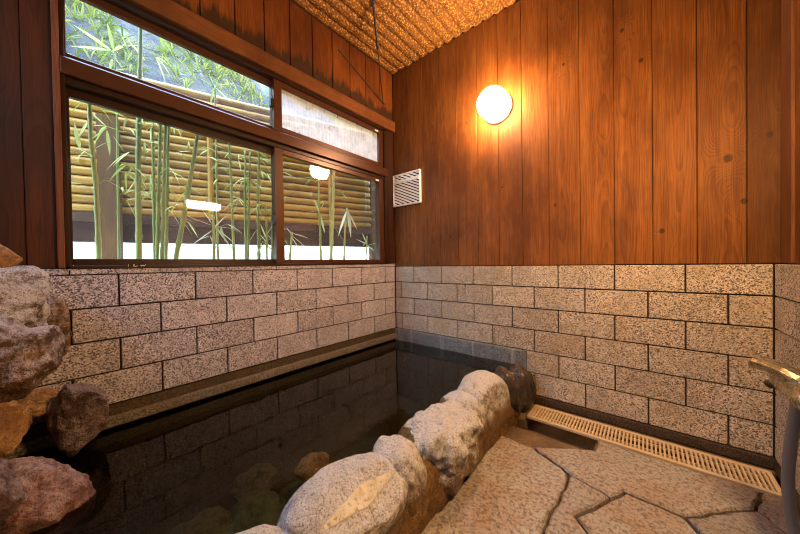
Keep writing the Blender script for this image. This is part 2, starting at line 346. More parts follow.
M['grass'] = leafm('hill_grass', [(.06,.10,.012), (.17,.22,.035), (.32,.30,.09)])
def grav():
    t = NT('white_gravel'); ob = t.obj(); v = t.n('TexVoronoi', {'Vector': ob, 'Scale': 55.}); n = t.noise(ob, 120., 2)
    return t.pbr(t.mix(t.n('SeparateXYZ', {0: v.outputs[1]}).outputs[0], (.92,.92,.90), (.72,.72,.70)), .8, t.bump(v.outputs[0], .6, -.01), .2)
M['gravel'] = grav()
def hillm():
    t = NT('hillside_earth'); ob = t.obj(); n = t.noise(ob, 2.2, 6, .65); n2 = t.noise(ob, 14., 5, .7)
    b = t.ramp(n, [(.36, (.025,.03,.045)), (.48, (.06,.06,.065)), (.56, (.08,.085,.045)), (.68, (.16,.16,.17))])
    b = t.mix(t.ramp(n2, [(.35, .7), (.55, 0.)]), b, (.018,.02,.028))
    return t.pbr(b, .8, t.bump(t.math('ADD', n, n2), .8, .05), .2)
M['hill'] = hillm()

# ------------------------------------------------------------------ shell
ZC = .955                      # top of the stone block courses
H, W, GAP = .15, 2.318, .0035
CEIL = 2.817
YN = -2.85                     # near wall
def courses(mb, axis, n0, n1, joints_even, joints_odd, lo, hi, face, depth):
    """running bond of blocks on a wall; axis = direction of the course"""
    for k in range(n0, n1):
        js = [lo] + [j for j in (joints_even if k % 2 == 0 else joints_odd) if lo+.03 < j < hi-.03] + [hi]
        for a, b in zip(js, js[1:]):
            z1, z0 = ZC-k*H-GAP, ZC-(k+1)*H+GAP
            tnt = R.random(); d = R.uniform(0, .0015)
            if axis == 0: mb.box((a+GAP, face+d, z0), (b-GAP, face+depth, z1), tnt, .0025)
            elif face < 1: mb.box((face-depth, a+GAP, z0), (face-d, b-GAP, z1), tnt, .0025)
            else: mb.box((face+d, a+GAP, z0), (face+depth, b-GAP, z1), tnt, .0025)
# back wall
mb = MB(); mb.box((-.2, .012, -.4), (W+.2, .16, CEIL+.1)); wall_back = struct(mb.build('wall_back', M['grout']))
pb, L = .2268, .29999
ev = [pb+i*L for i in range(-1, 8)]; od = [pb+L/2+i*L for i in range(-2, 8)]
mb = MB(); courses(mb, 0, 0, 4, ev, od, 0.001, W, 0, .03)
for k in (4, 5): courses(mb, 0, k, k+1, ev, od, 1.222, W, 0, .03)
mb.build('stone_blocks', M['granite_back'], wall_back)
mb = MB(); px = [0.001, .187, .348, .524, .695, .87, 1.037, 1.207, 1.378, 1.555, 1.729, 1.899, 2.071, 2.237, 2.352]
tn = [.15,.2,.15,.35,.5,.55,.5,.55,.45,.5,.5,.35,.12,-.25]  # last boards darkened for light falloff as well as their stain
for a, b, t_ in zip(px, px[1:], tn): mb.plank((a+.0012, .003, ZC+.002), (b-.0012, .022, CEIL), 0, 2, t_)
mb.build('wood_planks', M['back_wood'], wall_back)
# slab along the water under the back wall, cut off at its right end
mb = MB(); mb.box((0.0, -.022, .16), (1.214, .02, .352), .5, .004); mb.box((1.214, -.012, .05), (1.224, .02, .352), .2)
o = mb.build('stone_slab', M['slab'], wall_back)
mb = MB(); mb.box((1.20, -.003, .0), (W, .03, .052), .4, .004); mb.build('base_strip', M['base_trim'], wall_back)
# right wall
mb = MB(); mb.box((W+.012, YN-.2, -.4), (W+.17, .16, ZC-.01)); mb.box((2.358, YN-.2, ZC-.01), (W+.17, .16, CEIL+.1)); wall_right = struct(mb.build('wall_right', M['grout']))
mb = MB(); jy = [-.09-i*L for i in range(0, 10)]; jo = [y-.15 for y in jy]
courses(mb, 1, 0, 6, sorted(jy), sorted(jo), YN, -.001, W, .03); mb.build('stone_blocks', M['granite_back'], wall_right)
mb = MB(); y = 0.
while y > YN: mb.plank((2.346, y-.0012, ZC+.002), (2.36, max(y-.174, YN)+.0012, CEIL), 1, 2, .35); y -= .174
mb.build('wood_planks', M['back_wood'], wall_right)
mb = MB(); mb.plank((2.336, -.125, ZC+.002), (2.352, -.002, CEIL), 1, 2, .6, .004); mb.build('corner_batten', M['beam'], wall_right)
mb = MB(); mb.box((W-.002, YN, 0), (W+.03, -.001, .052), .4); mb.build('base_strip', M['base_trim'], wall_right)
# near wall, behind the camera, with a high daylight window
NX0, NX1, NZ0, NZ1 = .15, 1.25, 1.70, 2.35
mb = MB()
for a, b in (((-.2,-.4),(W+.2,NZ0)), ((-.2,NZ1),(W+.2,CEIL+.1)), ((-.2,NZ0),(NX0,NZ1)), ((NX1,NZ0),(W+.2,NZ1))):
    mb.box((a[0], YN-.15, a[1]), (b[0], YN-.012, b[1]))
wall_near = struct(mb.build('wall_near', M['grout']))
mb = MB(); x = 0.
while x < 2.35:
    x1 = min(x+.174, 2.35)
    for z0, z1 in (((ZC, NZ0-.04), (NZ1+.04, CEIL)) if NX0-.06 < x+.087 < NX1+.06 else ((ZC, CEIL),)): mb.plank((x+.0012, YN-.015, z0), (x1-.0012, YN, z1), 0, 2)
    x += .174
mb.build('wood_planks', M['back_wood'], wall_near)
mb = MB()
for k in range(6): mb.box((0, YN-.02, ZC-(k+1)*H+GAP), (W, YN, ZC-k*H-GAP), R.random())
mb.build('stone_blocks', M['granite_back'], wall_near)
win2 = bpy.data.objects.new('window_2', None); COL.objects.link(win2); struct(win2)
mb = MB()
for a, b in (((NX0-.04,NZ0-.04),(NX1+.04,NZ0)), ((NX0-.04,NZ1),(NX1+.04,NZ1+.04)), ((NX0-.04,NZ0),(NX0,NZ1)), ((NX1,NZ0),(NX1+.04,NZ1)), (((NX0+NX1)/2-.02,NZ0),((NX0+NX1)/2+.02,NZ1))):
    mb.box((a[0], YN-.1, a[1]), (b[0], YN+.01, b[1]), .5, .002)
mb.build('window_frame', M['bronze_dark'], win2)
mb = MB(); mb.box((NX0-.01, YN-.062, NZ0-.01), (NX1+.01, YN-.058, NZ1+.01)); mb.build('glass_pane', M['glass'], win2)
# left (window) wall
WY0, WY1, WZ0, WZ1 = -2.109, -.105, .979, 2.245     # window opening
mb = MB()
mb.box((-.14, YN-.2, -.4), (-.012, .0, WZ0-.003)); mb.box((-.14, YN-.2, WZ1+.01), (-.012, 0, CEIL+.1))
mb.box((-.14, YN-.2, WZ0-.01), (-.012, WY0, WZ1+.02)); mb.box((-.14, WY1, WZ0-.01), (-.012, 0, WZ1+.02))
wall_left = struct(mb.build('wall_left', M['grout']))
pl, ll = .14076, .30121
le = [-(pl+i*ll) for i in range(-1, 10)]; lo_ = [-(pl+ll/2+i*ll) for i in range(-1, 10)]
mb = MB(); courses(mb, 1, 0, 4, sorted(le), sorted(lo_), YN, -.001, 0, .03)
cj = [YN]+sorted(y for y in lo_ if YN < y < -.05)+[-.001]
for a, b in zip(cj, cj[1:]): mb.box((-.03, a+GAP/2, ZC+.001), (0.003, b-GAP/2, ZC+.027), R.random(), .002)
mb.build('stone_blocks', M['granite'], wall_left)
mb = MB(); mb.box((-.03, YN, .10), (.0, -.001, .350), .5); mb.build('ledge_band', M['ledge_band'], wall_left)
mb = MB(); mb.box((-.02, YN, .259), (.026, -.001, .305), .5, .004); mb.build('ledge', M['ledge'], wall_left)
mb = MB(); y = -2.128
for w_, t_ in ((.082,.55),(.080,.2),(.17,.4),(.17,.3),(.17,.35)):
    mb.plank((-.02, y-w_+.0012, ZC+.03), (.0, y-.0012, CEIL), 1, 2, t_); y -= w_
mb.build('wood_planks', M['dark_wood'], wall_left)
mb = MB(); y = 0.
for t_ in (.55,.5,.6,.45,.55,.4,.5,.35,.3,.5,.4,.3): mb.plank((-.02, y-.174+.0012, 2.335), (.0, y-.0012, CEIL), 1, 2, t_); y -= .1775
mb.build('upper_wood_planks', M['left_wood'], wall_left)
mb = MB(); mb.plank((-.02, -.104, ZC+.03), (.004, -.002, 2.25), 1, 2, .1); mb.build('side_board', M['dark_wood'], wall_left)
mb = MB(); mb.plank((-.02, -2.13, 2.247), (.032, -.001, 2.345), 2, 1, .5, .004); hb = mb.build('header_beam', M['beam'], wall_left)
mb = MB(); mb.plank((-.02, -2.130, ZC+.028), (.018, -2.109, 2.247), 1, 2, .6, .003); mb.build('window_post', M['trim_wood'], wall_left)
# ceiling of reed matting: rolls lying along the window wall
mb = MB(); n = 30; wd = 2.56/n; cs = []
for i in range(n):
    for k in range(9):
        a = PI*k/9; cs.append((-.1+wd*(i+k/9), CEIL+.022-.022*math.sin(a)**.7))
vs = []; ny = 24
for j in range(ny+1):
    y = .1+(YN-.2-.1)*j/ny
    for x, z in cs: vs.append((x, y, z+.003*noise.noise((x*9, y*4, 0))))
nc = len(cs); mb.add(vs, [(j*nc+i, j*nc+i+1, (j+1)*nc+i+1, (j+1)*nc+i) for j in range(ny) for i in range(nc-1)])
mb.box((-.15, YN-.2, CEIL+.05), (W+.2, .15, CEIL+.1))
ceiling = struct(mb.build('ceiling', M['reed'], smooth=True))

# ------------------------------------------------------------------ window
win = thing('window_1', '', ''); del win['label'], win['category']; struct(win); win.location = (0, 0, 0)
mb = MB(); A, Bk = .008, -.125
mb.box((Bk, WY0, WZ0), (A, WY0+.014, WZ1), .5, .002); mb.box((Bk, WY1-.035, WZ0), (A, WY1, WZ1), .5, .002)
mb.box((Bk, WY0, WZ0), (A, WY1, WZ0+.016), .5, .002); mb.box((Bk, WY0, WZ1-.02), (A, WY1, WZ1), .5, .002)
mb.box((Bk, WY0, 1.772), (A-.012, WY1, 1.80), .5, .002); mb.box((Bk, WY0, 1.868), (A-.012, WY1, 1.885), .5, .002)
mb.build('window_frame', M['bronze_dark'], win)
mb = MB(); mb.box((Bk, WY0, 1.80), (A+.012, WY1, 1.872), .5, .004); mb.build('transom_rail', M['bronze'], win)
def sash(y0, y1, z0, z1, xa, xb, gl, gr, rail, bt=.035, sl=.028, sr=.03, mat='bronze'):
    mb = MB()
    mb.box((xb, y0, z0), (xa, y0+sl, z1), .5, .002); mb.box((xb, y1-sr, z0), (xa, y1, z1), .5, .002)
    mb.box((xb, y0+sl, z0), (xa, y1-sr, z0+bt), .5, .002); mb.box((xb, y0+sl, z1-rail), (xa, y1-sr, z1), .5, .002)
    s_ = mb.build('window_sash', M[mat], win)
    mb = MB(); g = xb+.006; mb.box((g-.002, y0+sl-.004, z0+bt-.004), (g+.002, y1-sr+.004, z1-rail+.004)); mb.build('glass_pane', M[gl], s_)
    return s_
ym = -1.155
sa = sash(WY0+.002, ym+.005, WZ0+.016, 1.772, -.045, -.075, 'glass', 1, .037, .030, .022, .030, 'bronze_dark')
sb = sash(ym-.030, WY1-.03, WZ0+.016, 1.772, -.008, -.040, 'glass', 1, .034, .028, .058, .062)
ta = sash(WY0+.002, ym+.005, 1.885, WZ1-.018, -.045, -.075, 'glass_haze', 1, .035, .036, .018, .032)
tb = sash(ym-.028, WY1-.03, 1.885, WZ1-.018, -.008, -.040, 'glass_fog', 1, .034, .036, .056, .055)
for s_, z in ((sa, 1.245), (ta, 2.02)):
    mb = MB(); mb.box((-.045, -1.185, z), (-.022, -1.172, z+.10), .5, .003); mb.box((-.045, -1.20, z+.02), (-.012, -1.176, z+.075), .5, .004)
    mb.build('sash_latch', M['latch'], s_)
mb = MB(); mb.box((-.047, -2.100, 1.36), (-.040, -2.088, 1.46), .5, .002); mb.build('finger_pull', M['latch'], sa)
for s_, z in ((sb, 1.752), (tb, 2.205)):
    mb = MB(); mb.box((-.010, -.242, z-.007), (-.0065, -.20, z+.007)); mb.build('sticker', M['white_label'], s_)
# worn maker's print on the bottom rail of the left sash: three pale strokes
mb = MB(); x_ = .0096
def stroke(p, q, w=.0035):
    mb.tube([(x_, p[0], p[1]), (x_, q[0], q[1])], w/2, 4)
y0, z0 = -1.915, .987
for p, q in (((0,.011),(0,.001)), ((.020,.011),(.018,.003)), ((.018,.003),(.024,.0005)), ((.024,.0005),(.032,.003)), ((.044,.008),(.046,.001)), ((.046,.001),(.052,.008)), ((.052,.008),(.056,.001)), ((.056,.001),(.062,.010))):
    stroke((y0+p[0], z0+p[1]), (y0+q[0], z0+q[1]))
mb.build('faded_print', M['plate_mark'], win)

# ------------------------------------------------------------------ pool and floor
WL = .246
mb = MB()
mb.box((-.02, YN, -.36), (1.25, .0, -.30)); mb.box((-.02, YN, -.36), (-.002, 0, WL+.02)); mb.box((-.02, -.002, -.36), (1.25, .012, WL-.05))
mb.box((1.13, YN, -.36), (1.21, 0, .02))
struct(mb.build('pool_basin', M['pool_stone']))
mb = MB(); nx, ny = 2, 2; mb.add([(.0, YN, WL), (1.14, YN, WL), (1.14, -.021, WL), (0, -.021, WL)], [(0,1,2,3)])
tag(mb.build('pool_water', M['water']), 'dark still spring water filling the stone bath under the window', 'water', None, 'stuff')

def rock(name, ctr, rad, seed, mat, amp=.18, rot=(0,0,0), sub=5, planes=(), parent=None, fine=.05, facets=0, freq=1.2, sq=2., groove=0.):
    import bmesh
    rr = random.Random(seed); planes = list(planes)
    for i in range(facets):
        planes.append(((rr.gauss(0,1), rr.gauss(0,1), rr.gauss(0,1)), rr.uniform(.62, .88)))
    bm = bmesh.new(); bmesh.ops.create_icosphere(bm, subdivisions=sub, radius=1)
    sd = Vector((seed*3.17, seed*1.31, seed*7.77)); rm = Euler(rot).to_matrix(); rad = Vector(rad)
    for v in bm.verts:
        d = v.co.normalized()
        r = (abs(d.x)**sq+abs(d.y)**sq+abs(d.z)**sq)**(-1/sq)
        r += amp*noise.noise(d*freq+sd)*1.6 + amp*.6*noise.noise(d*freq*2.3+sd) + 0
        if groove: r += groove*math.sin(5.5*math.atan2(d.z, d.x)+1.2*noise.noise(d*1.5+sd))*(1-d.y*d.y)
        p = d*r
        for nn, dd in planes:
            nn = Vector(nn).normalized(); e = p.dot(nn)-dd
            if e > 0: p = p-nn*e*.9
        p = p + d*(fine*noise.fractal(d*4.5+sd, .8, 2.1, 5) - fine*.5*abs(noise.noise(d*3.1+sd*2)))
        v.co = rm @ Vector((p.x*rad.x, p.y*rad.y, p.z*rad.z))
    me = bpy.data.meshes.new(name); bm.to_mesh(me); bm.free()
    for p in me.polygons: p.use_smooth = True
    me.materials.append(mat); o = bpy.data.objects.new(name, me); COL.objects.link(o); o.location = ctr
    return o

# floor slab with a drain channel, and paving over it
FX0 = 1.15
mb = MB()
mb.box((FX0, YN, -.4), (W+.02, -.33, -.03)); mb.box((FX0, -.33, -.4), (W+.02, 0.01, -.10)); mb.box((1.655, -.33, -.10), (W+.02, -.232, -.02))
mb.box((FX0, -.262, -.10), (1.285, .0, -.012)); mb.box((1.285, -.03, -.10), (W, .0, -.004)); 
floor = struct(mb.build('floor', M['mortar']))
# flagstones (outlines in floor coordinates)
def fl(u, v): p = on(u, v, 2, 0.); return (p.x, p.y)
P = {k: fl(*q) for k, q in dict(a=(555,462), b=(570,474), c=(541,534), d=(612,498), e=(575,517), f=(590,534), g=(626,492), h=(687,517), i=(755,508), j=(765,491.3), k=(701,534), l=(790,534), m=(512,438), n=(532,446), o=(500,433), p=(413,534)).items()}
polys = [
 ([P['o'], P['m'], P['n'], P['a'], P['b'], P['c'], (1.42,-1.45), (1.19,-1.42), P['p'], (1.232,-1.15), (1.232,-.88), (1.222,-.67)], .95),
 ([P['n'], (1.66,-.34), (1.66,-.235), P['j'], P['i'], P['h'], P['g'], P['d'], P['b'], P['a']], .35),
 ([P['b'], P['d'], P['e'], P['f'], (1.62,-1.18), (1.42,-1.45), P['c']], .0),
 ([P['d'], P['g'], P['h'], P['k'], (1.93,-1.05), (1.62,-1.18), P['f'], P['e']], .15),
 ([P['h'], P['i'], P['l'], (2.2,-1.0), (1.93,-1.05), P['k']], .7),
 ([P['i'], P['j'], (2.315,-.235), (2.315,-.95), (2.2,-1.0), P['l']], .6),
 ([(1.19,-1.42), (1.42,-1.45), (1.6,-1.9), (1.19,-2.0)], .3), ([(1.42,-1.45), (1.62,-1.18), (1.93,-1.05), (2.0,-1.6), (1.6,-1.9)], .8),
 ([(1.93,-1.05), (2.2,-1.0), (2.315,-.95), (2.315,-1.7), (2.0,-1.6)], .2), ([(1.19,-2.0), (1.6,-1.9), (2.0,-1.6), (2.315,-1.7), (2.315,-2.3), (1.19,-2.4)], .5), ([(1.19,-2.4), (2.315,-2.3), (2.315,YN), (1.19,YN)], .4)]
def inset(poly, w):
    n = len(poly); area = sum(poly[i][0]*poly[(i+1)%n][1]-poly[(i+1)%n][0]*poly[i][1] for i in range(n))
    sg = 1 if area > 0 else -1; out = []
    for i in range(n):
        p0, p1, p2 = Vector(poly[i-1]), Vector(poly[i]), Vector(poly[(i+1)%n])
        a, b = (p1-p0).normalized(), (p2-p1).normalized()
        n1, n2 = Vector((-a.y, a.x))*sg, Vector((-b.y, b.x))*sg
        m_ = n1+n2; m_ = m_/max(.35, m_.dot(n1))
        out.append(p1+m_*w)
    return out if sg > 0 else out[::-1]
def subdiv(poly, step, jit):
    out = []; n = len(poly)
    for i in range(n):
        a, b = Vector(poly[i]), Vector(poly[(i+1) % n]); k = max(1, int((b-a).length/step))
        for j in range(k):
            q = a.lerp(b, j/k); out.append((q.x+jit*noise.noise((q.x*19, q.y*19, 1.)), q.y+jit*noise.noise((q.x*19, q.y*19, 7.))))
    return out
mb = MB()
for poly, t_ in polys:
    o1 = inset(subdiv(poly, .035, .014), .006); o2 = inset([tuple(q) for q in o1], .007)
    n = len(o1); hz = R.uniform(-.003, .003)
    vs = [(q.x, q.y, -.035) for q in o1]+[(q.x, q.y, -.008+hz) for q in o1]+[(q.x, q.y, hz) for q in o2]
    fs = [(i, (i+1)%n, n+(i+1)%n, n+i) for i in range(n)]+[(n+i, n+(i+1)%n, 2*n+(i+1)%n, 2*n+i) for i in range(n)]+[tuple(range(2*n, 3*n))]
    mb.add(vs, fs, t_)
mb.build('flagstone_paving', M['flag'], floor)

# drain grate
gr = thing('drain_grate', 'long beige slotted drain grate in the floor along the back wall', 'drain grate', (1.8, -.13, 0))
gx0, gx1, gy0, gy1 = 1.288, 2.302, -.222, -.032
mb = MB(); z0, z1 = -.012, .004
mb.box((gx0, gy0, z0), (gx1, gy0+.022, z1), .5, .002); mb.box((gx0, gy1-.024, z0), (gx1, gy1, z1), .5, .002)
mb.box((gx0, gy0+.022, z0), (gx0+.018, gy1-.024, z1), .5, .002); mb.box((gx1-.018, gy0+.022, z0), (gx1, gy1-.024, z1), .5, .002)
mb.build('grate_frame', M['grate'], gr)
mb = MB(); n = 58
for i in range(n):
    x = gx0+.018+(gx1-gx0-.036)*(i+.5)/n; mb.box((x-.0042, gy0+.018, z0), (x+.0042, gy1-.020, z1-.001), .5, .001)
mb.box((gx0+.01, gy0+.052, z0), (gx1-.01, gy0+.058, z1-.003)); mb.box((gx0+.01, gy1-.070, z0), (gx1-.01, gy1-.064, z1-.003))
mb.build('grate_bars', M['grate'], gr)

# ------------------------------------------------------------------ stones between bath and floor
def strip(name, prof, y0, y1, n, mat, amp):
    vs = []; m_ = len(prof)
    for j in range(n+1):
        y = y0+(y1-y0)*j/n
        for x, z in prof:
            w_ = Vector((noise.noise((x*9, y*6, z*9)), 0, noise.noise((x*9, y*6, z*9+5))))*amp + Vector((noise.noise((x*30, y*24, z*30)), 0, noise.noise((x*30+3, y*24, z*30))))*amp*.35
            vs.append(Vector((x, y, z))+w_)
    mb = MB(); mb.add(vs, [(j*m_+i, (j+1)*m_+i, (j+1)*m_+i+1, j*m_+i+1) for j in range(n) for i in range(m_-1)])
    mb.f.append(list(range(m_))); mb.m.append(0); mb.f.append(list(range(n*m_, (n+1)*m_))[::-1]); mb.m.append(0)
    return mb.build(name, mat, None, True)
prof = [(1.04,-.35)]+[(1.04+.012*i, -.30+.045*i) for i in range(1, 10)]+[(1.075, .17),(1.09,.20),(1.12,.215),(1.15,.21),(1.175,.19),(1.19,.165),(1.203,.14),(1.21,.11),(1.216,.08),(1.224,.05),(1.232,.025),(1.24,-.005),(1.24,-.2),(1.2,-.35)]
prof = [(1.03,-.35),(1.03,-.2),(1.03,0),(1.03,.1),(1.035,.20),(1.05,.205),(1.08,.215),(1.12,.22),(1.155,.215),(1.185,.195),(1.205,.17),(1.218,.14),(1.226,.11),(1.232,.07),(1.236,.03),(1.24,-.005),(1.24,-.2),(1.2,-.35)]
rim = strip('pool_rim', prof, -2.8, -.05, 150, M['rim_base'], .016); struct(rim)
G = 'rounded stones along the rim of the bath'
def rs(ctr, rad, seed, label, mat='rim', **k):
    o = rock('rim_stone', ctr, rad, seed, M[mat], **k); tag(o, label, 'stone', G); return o
rs((1.15,-1.875,.17), (.14,.17,.14), 3, 'pale rim stone at the bottom edge of the picture, lowest of the row', amp=.08, fine=.03, sq=2.4)
NF = Vector((.60,-.12,.79)).normalized()
s1 = rs((1.125,-1.525,.175), (.128,.235,.125), 11, 'long pale rim stone with a flat smooth cut face', amp=.07, fine=.03, sq=2.8, sub=6, planes=((NF, .86),), groove=.05, rot=(-.14,0,0))
# the smooth worn cut on that stone: a long thin facet lying on it
pv = [v.co for v in s1.data.vertices]; fcs = []; ax_ = Vector((0,1,0)); ax_ = (ax_-NF*ax_.dot(NF)).normalized(); bx_ = NF.cross(ax_)
top_ = max(q.dot(NF) for q in pv)
for p in s1.data.polygons:
    cq = p.center; e1, e2 = cq.dot(ax_), cq.dot(bx_)
    if p.normal.dot(NF) > .6 and abs(e1-.01)/.16+abs(e2+.005)/.026*(.9+.2*noise.noise((e1*9, 0, 1))) < 1.05: fcs.append(list(p.vertices))
used = sorted({i for f in fcs for i in f}); ix = {v: k for k, v in enumerate(used)}
mb = MB(); mb.add([s1.location+pv[i]+NF*.0025 for i in used]+[s1.location+pv[i]-NF*.004 for i in used], [[ix[i] for i in f] for f in fcs]+[[ix[i]+len(used) for i in f][::-1] for f in fcs])
bpy.context.view_layer.update()
fc = mb.build('worn_face', M['rim_flat'], s1, True); fc['label'] = 'smooth cream coloured cut face'
rs((1.115,-1.285,.155), (.12,.105,.13), 17, 'small pale stone wedged between the cut-faced and the big rounded rim stones', amp=.1, fine=.03, sq=2.4)
rs((1.135,-.985,.145), (.15,.235,.145), 23, 'big rounded pale rim stone in the middle with a pitted brown side', amp=.13, fine=.07, freq=2.1, sq=2.5)
rs((1.115,-.745,.155), (.12,.105,.125), 31, 'small pale stone wedged behind the big rounded rim stone', amp=.1, fine=.03, sq=2.4)
rs((1.13,-.515,.15), (.13,.195,.17), 37, 'upright smooth pale rim stone beside the dark wet stones', amp=.07, fine=.02, sq=2.6, planes=(((.95,-.25,.2), .84),))
rs((1.165,-.245,.12), (.115,.095,.15), 41, 'dark wet brown stone next to the upright pale rim stone', 'rim_dark', amp=.16, fine=.05, sq=2.3)
rs((1.20,-.115,.115), (.10,.085,.155), 43, 'dark wet brown stone touching the back wall at the end of the rim', 'rim_dark', amp=.12, fine=.05, sq=2.3)

# rocks heaped at the left end of the bath
G2 = 'rocks heaped at the left end of the bath'
def bk(u, v, d, rad, seed, mat, label, **k):
    o = rock('boulder', dep(u, v, d), rad, seed, M[mat], **k); tag(o, label, 'rock', G2); return o
bk(-6, 257, 1.0, (.065,.06,.055), 51, 'rock_orange', 'small tan rock on the very top of the heap, against the dark planks', amp=.15, facets=2)
bk(-24, 308, .96, (.178,.16,.16), 53, 'rock_white', 'large white-crusted rock near the top of the heap beside the wall', amp=.2, fine=.06, rot=(0,.2,.3), facets=9)
bk(-4, 364, .94, (.175,.155,.14), 59, 'rock_brown', 'rough brown rock with pale patches below the white-crusted one', amp=.2, fine=.07, facets=8)
bk(46, 332, 1.19, (.055,.075,.14), 61, 'rock_brown', 'narrow brown rock squeezed against the stone block wall', amp=.25, fine=.06, facets=6)
bk(36, 396, 1.17, (.13,.07,.035), 67, 'rock_orange', 'flat orange rock roofing the dark hollow', amp=.18, rot=(.1,.15,.2), facets=5)
bk(84, 412, 1.17, (.105,.09,.15), 71, 'rock_purple', 'purple-brown rock hanging over the water against the block wall', amp=.2, fine=.06, rot=(.0,-.3,.2), facets=8)
bk(-2, 428, 1.02, (.075,.08,.10), 73, 'rock_orange', 'upright orange rock at the left of the dark hollow', amp=.2, facets=6)
bk(30, 508, .86, (.105,.13,.155), 79, 'rock_pink', 'rough pink rock at the bottom left corner beside the water', amp=.16, fine=.06, facets=9)
bk(-22, 508, .78, (.085,.11,.15), 83, 'rock_purple', 'mauve rock at the left edge in front of the pink rock', amp=.18, fine=.05, facets=7)
# banked earth and stone behind and under the heap
mb = MB()
vs = []; nx, ny = 26, 14
for j in range(ny+1):
    for i in range(nx+1):
        x = 0.0+.62*i/nx; y = -2.80+.52*j/ny
        h = .85*max(0, 1-x/.55)*max(0, min(1, (-2.17-y)/.22)) + .02
        vs.append((x, y, -.32+(h+.32)*min(1, max(0, (-2.20-y)/.12))*max(0, 1-max(0, x-.45)/.3) + .04*noise.noise((x*8, y*8, 2))))
mb.add(vs, [(j*(nx+1)+i, j*(nx+1)+i+1, (j+1)*(nx+1)+i+1, (j+1)*(nx+1)+i) for j in range(ny) for i in range(nx)])
struct(mb.build('rock_bank', M['rock_brown'], None, True))
# stones on the bottom of the bath
G3 = 'stones lying on the bottom of the bath'
for (u, v, z, rad, sd, mat, lab) in ((313,466,-.02,(.07,.09,.05),91,'rock_orange','orange stone glowing through the water beside the cut-faced rim stone'),
    (300,478,-.10,(.12,.12,.09),93,'rock_wet','greenish submerged stone next to the orange one'), (255,505,-.14,(.15,.13,.10),95,'rock_wet','greenish submerged stone in the middle of the murky corner'),
    (205,530,-.15,(.16,.14,.10),97,'rock_wet','greenish submerged stone nearest the pink rock'), (255,470,-.17,(.10,.12,.08),99,'rock_wet','small dull submerged stone farthest from the rim')):
    p = on(u, v, 2, z); p.z = min(z, -.3+rad[2]*.85) if mat == 'rock_wet' else z
    o = rock('submerged_stone', p, rad, sd, M[mat], .18, sub=4); tag(o, lab, 'stone', G3)
o.location.z = -.24

# ------------------------------------------------------------------ lamps
lp = on(498, 109, 1, 0.); lp = Vector((lp.x, 0.003, lp.z))
wl = thing('globe_lamp', 'glowing white drum-shaped globe lamp on the plank wall', 'lamp', lp)
mb = MB(); mb.lathe(lp, (0,-1,0), [(0,.106),(.012,.108),(.02,.104)]); mb.build('lamp_base', M['lamp_base'], wl, True)
mb = MB(); mb.lathe(lp+Vector((0,-.018,0)), (0,-1,0), [(0,.098),(.01,.103),(.03,.106),(.07,.106),(.11,.104),(.14,.094),(.16,.078),(.174,.054),(.182,.028),(.184,.0)]); mb.build('globe', M['lamp_glow'], wl, True)
bl = thing('box_lamp', 'rectangular wall lamp on the right wall, seen reflected in the left window pane', 'lamp', (2.346,-.92,1.77))
mb = MB(); mb.box((2.318,-1.115,1.695), (2.346,-.725,1.845), .5, .006); mb.box((2.245,-1.13,1.842), (2.346,-.71,1.858), .5, .003); mb.box((2.245,-1.13,1.80), (2.256,-.71,1.85), .5, .003); mb.build('lamp_housing', M['lamp_base'], bl)
mb = MB(); mb.box((2.262,-1.10,1.715), (2.319,-.74,1.825), .5, .012); mb.build('diffuser', M['box_glow'], bl)

# ------------------------------------------------------------------ wall vent
q0 = on(391.5, 176, 1, -.024); q1 = on(419.5, 168.5, 1, -.024); q2 = on(419.5, 202.5, 1, -.024)
vx0, vx1, vz0, vz1 = max(q0.x, .006), q1.x, q2.z, q1.z
vt = thing('wall_vent', 'white slatted ventilation grille on the plank wall beside the window', 'vent', ((vx0+vx1)/2, 0, vz0))
mb = MB(); f_ = .012; d0, d1 = -.024, .003
mb.box((vx0, d0, vz0), (vx0+f_, d1, vz1), .5, .003); mb.box((vx1-f_, d0, vz0), (vx1, d1, vz1), .5, .003)
mb.box((vx0+f_, d0, vz0), (vx1-f_, d1, vz0+f_*1.2), .5, .003); mb.box((vx0+f_, d0, vz1-f_), (vx1-f_, d1, vz1), .5, .003)
zb = vz0+(vz1-vz0)*.77; mb.box((vx0+f_, d0-.004, zb-.012), (vx1-f_, d0+.03, zb+.012), .5, .003)
mb.build('vent_frame', M['vent_white'], vt)
mb = MB(); mb.box((vx0+.004, -.006, vz0+.004), (vx1-.004, d1-.001, vz1-.004)); mb.build('vent_back', M['vent_dark'], vt)
mb = MB(); sl = -.45; xa, xb = vx0+f_*.6, vx1-f_*.6
def slat(zl, lo, hi):
    # a slanting louvre clipped to its opening
    pts = []
    for i in range(61):
        x = xa+(xb-xa)*i/60; z = zl+sl*(x-xa)
        if lo <= z <= hi: pts.append((x, z))
    if len(pts) > 1:
        (x0, z0), (x1, z1) = pts[0], pts[-1]; h = .004
        mb.add([(x0,-.021,z0-h),(x1,-.021,z1-h),(x1,-.021,z1+h),(x0,-.021,z0+h),(x0,-.008,z0-h+.01),(x1,-.008,z1-h+.01),(x1,-.008,z1+h+.01),(x0,-.008,z0+h+.01)],
               [(0,1,2,3),(7,6,5,4),(0,4,5,1),(3,2,6,7),(0,3,7,4),(1,5,6,2)])
z = vz0
while z < vz1+.16: slat(z, vz0+.012, zb-.008); slat(z, zb+.008, vz1-.012); z += .027
mb.build('vent_slats', M['vent_white'], vt)

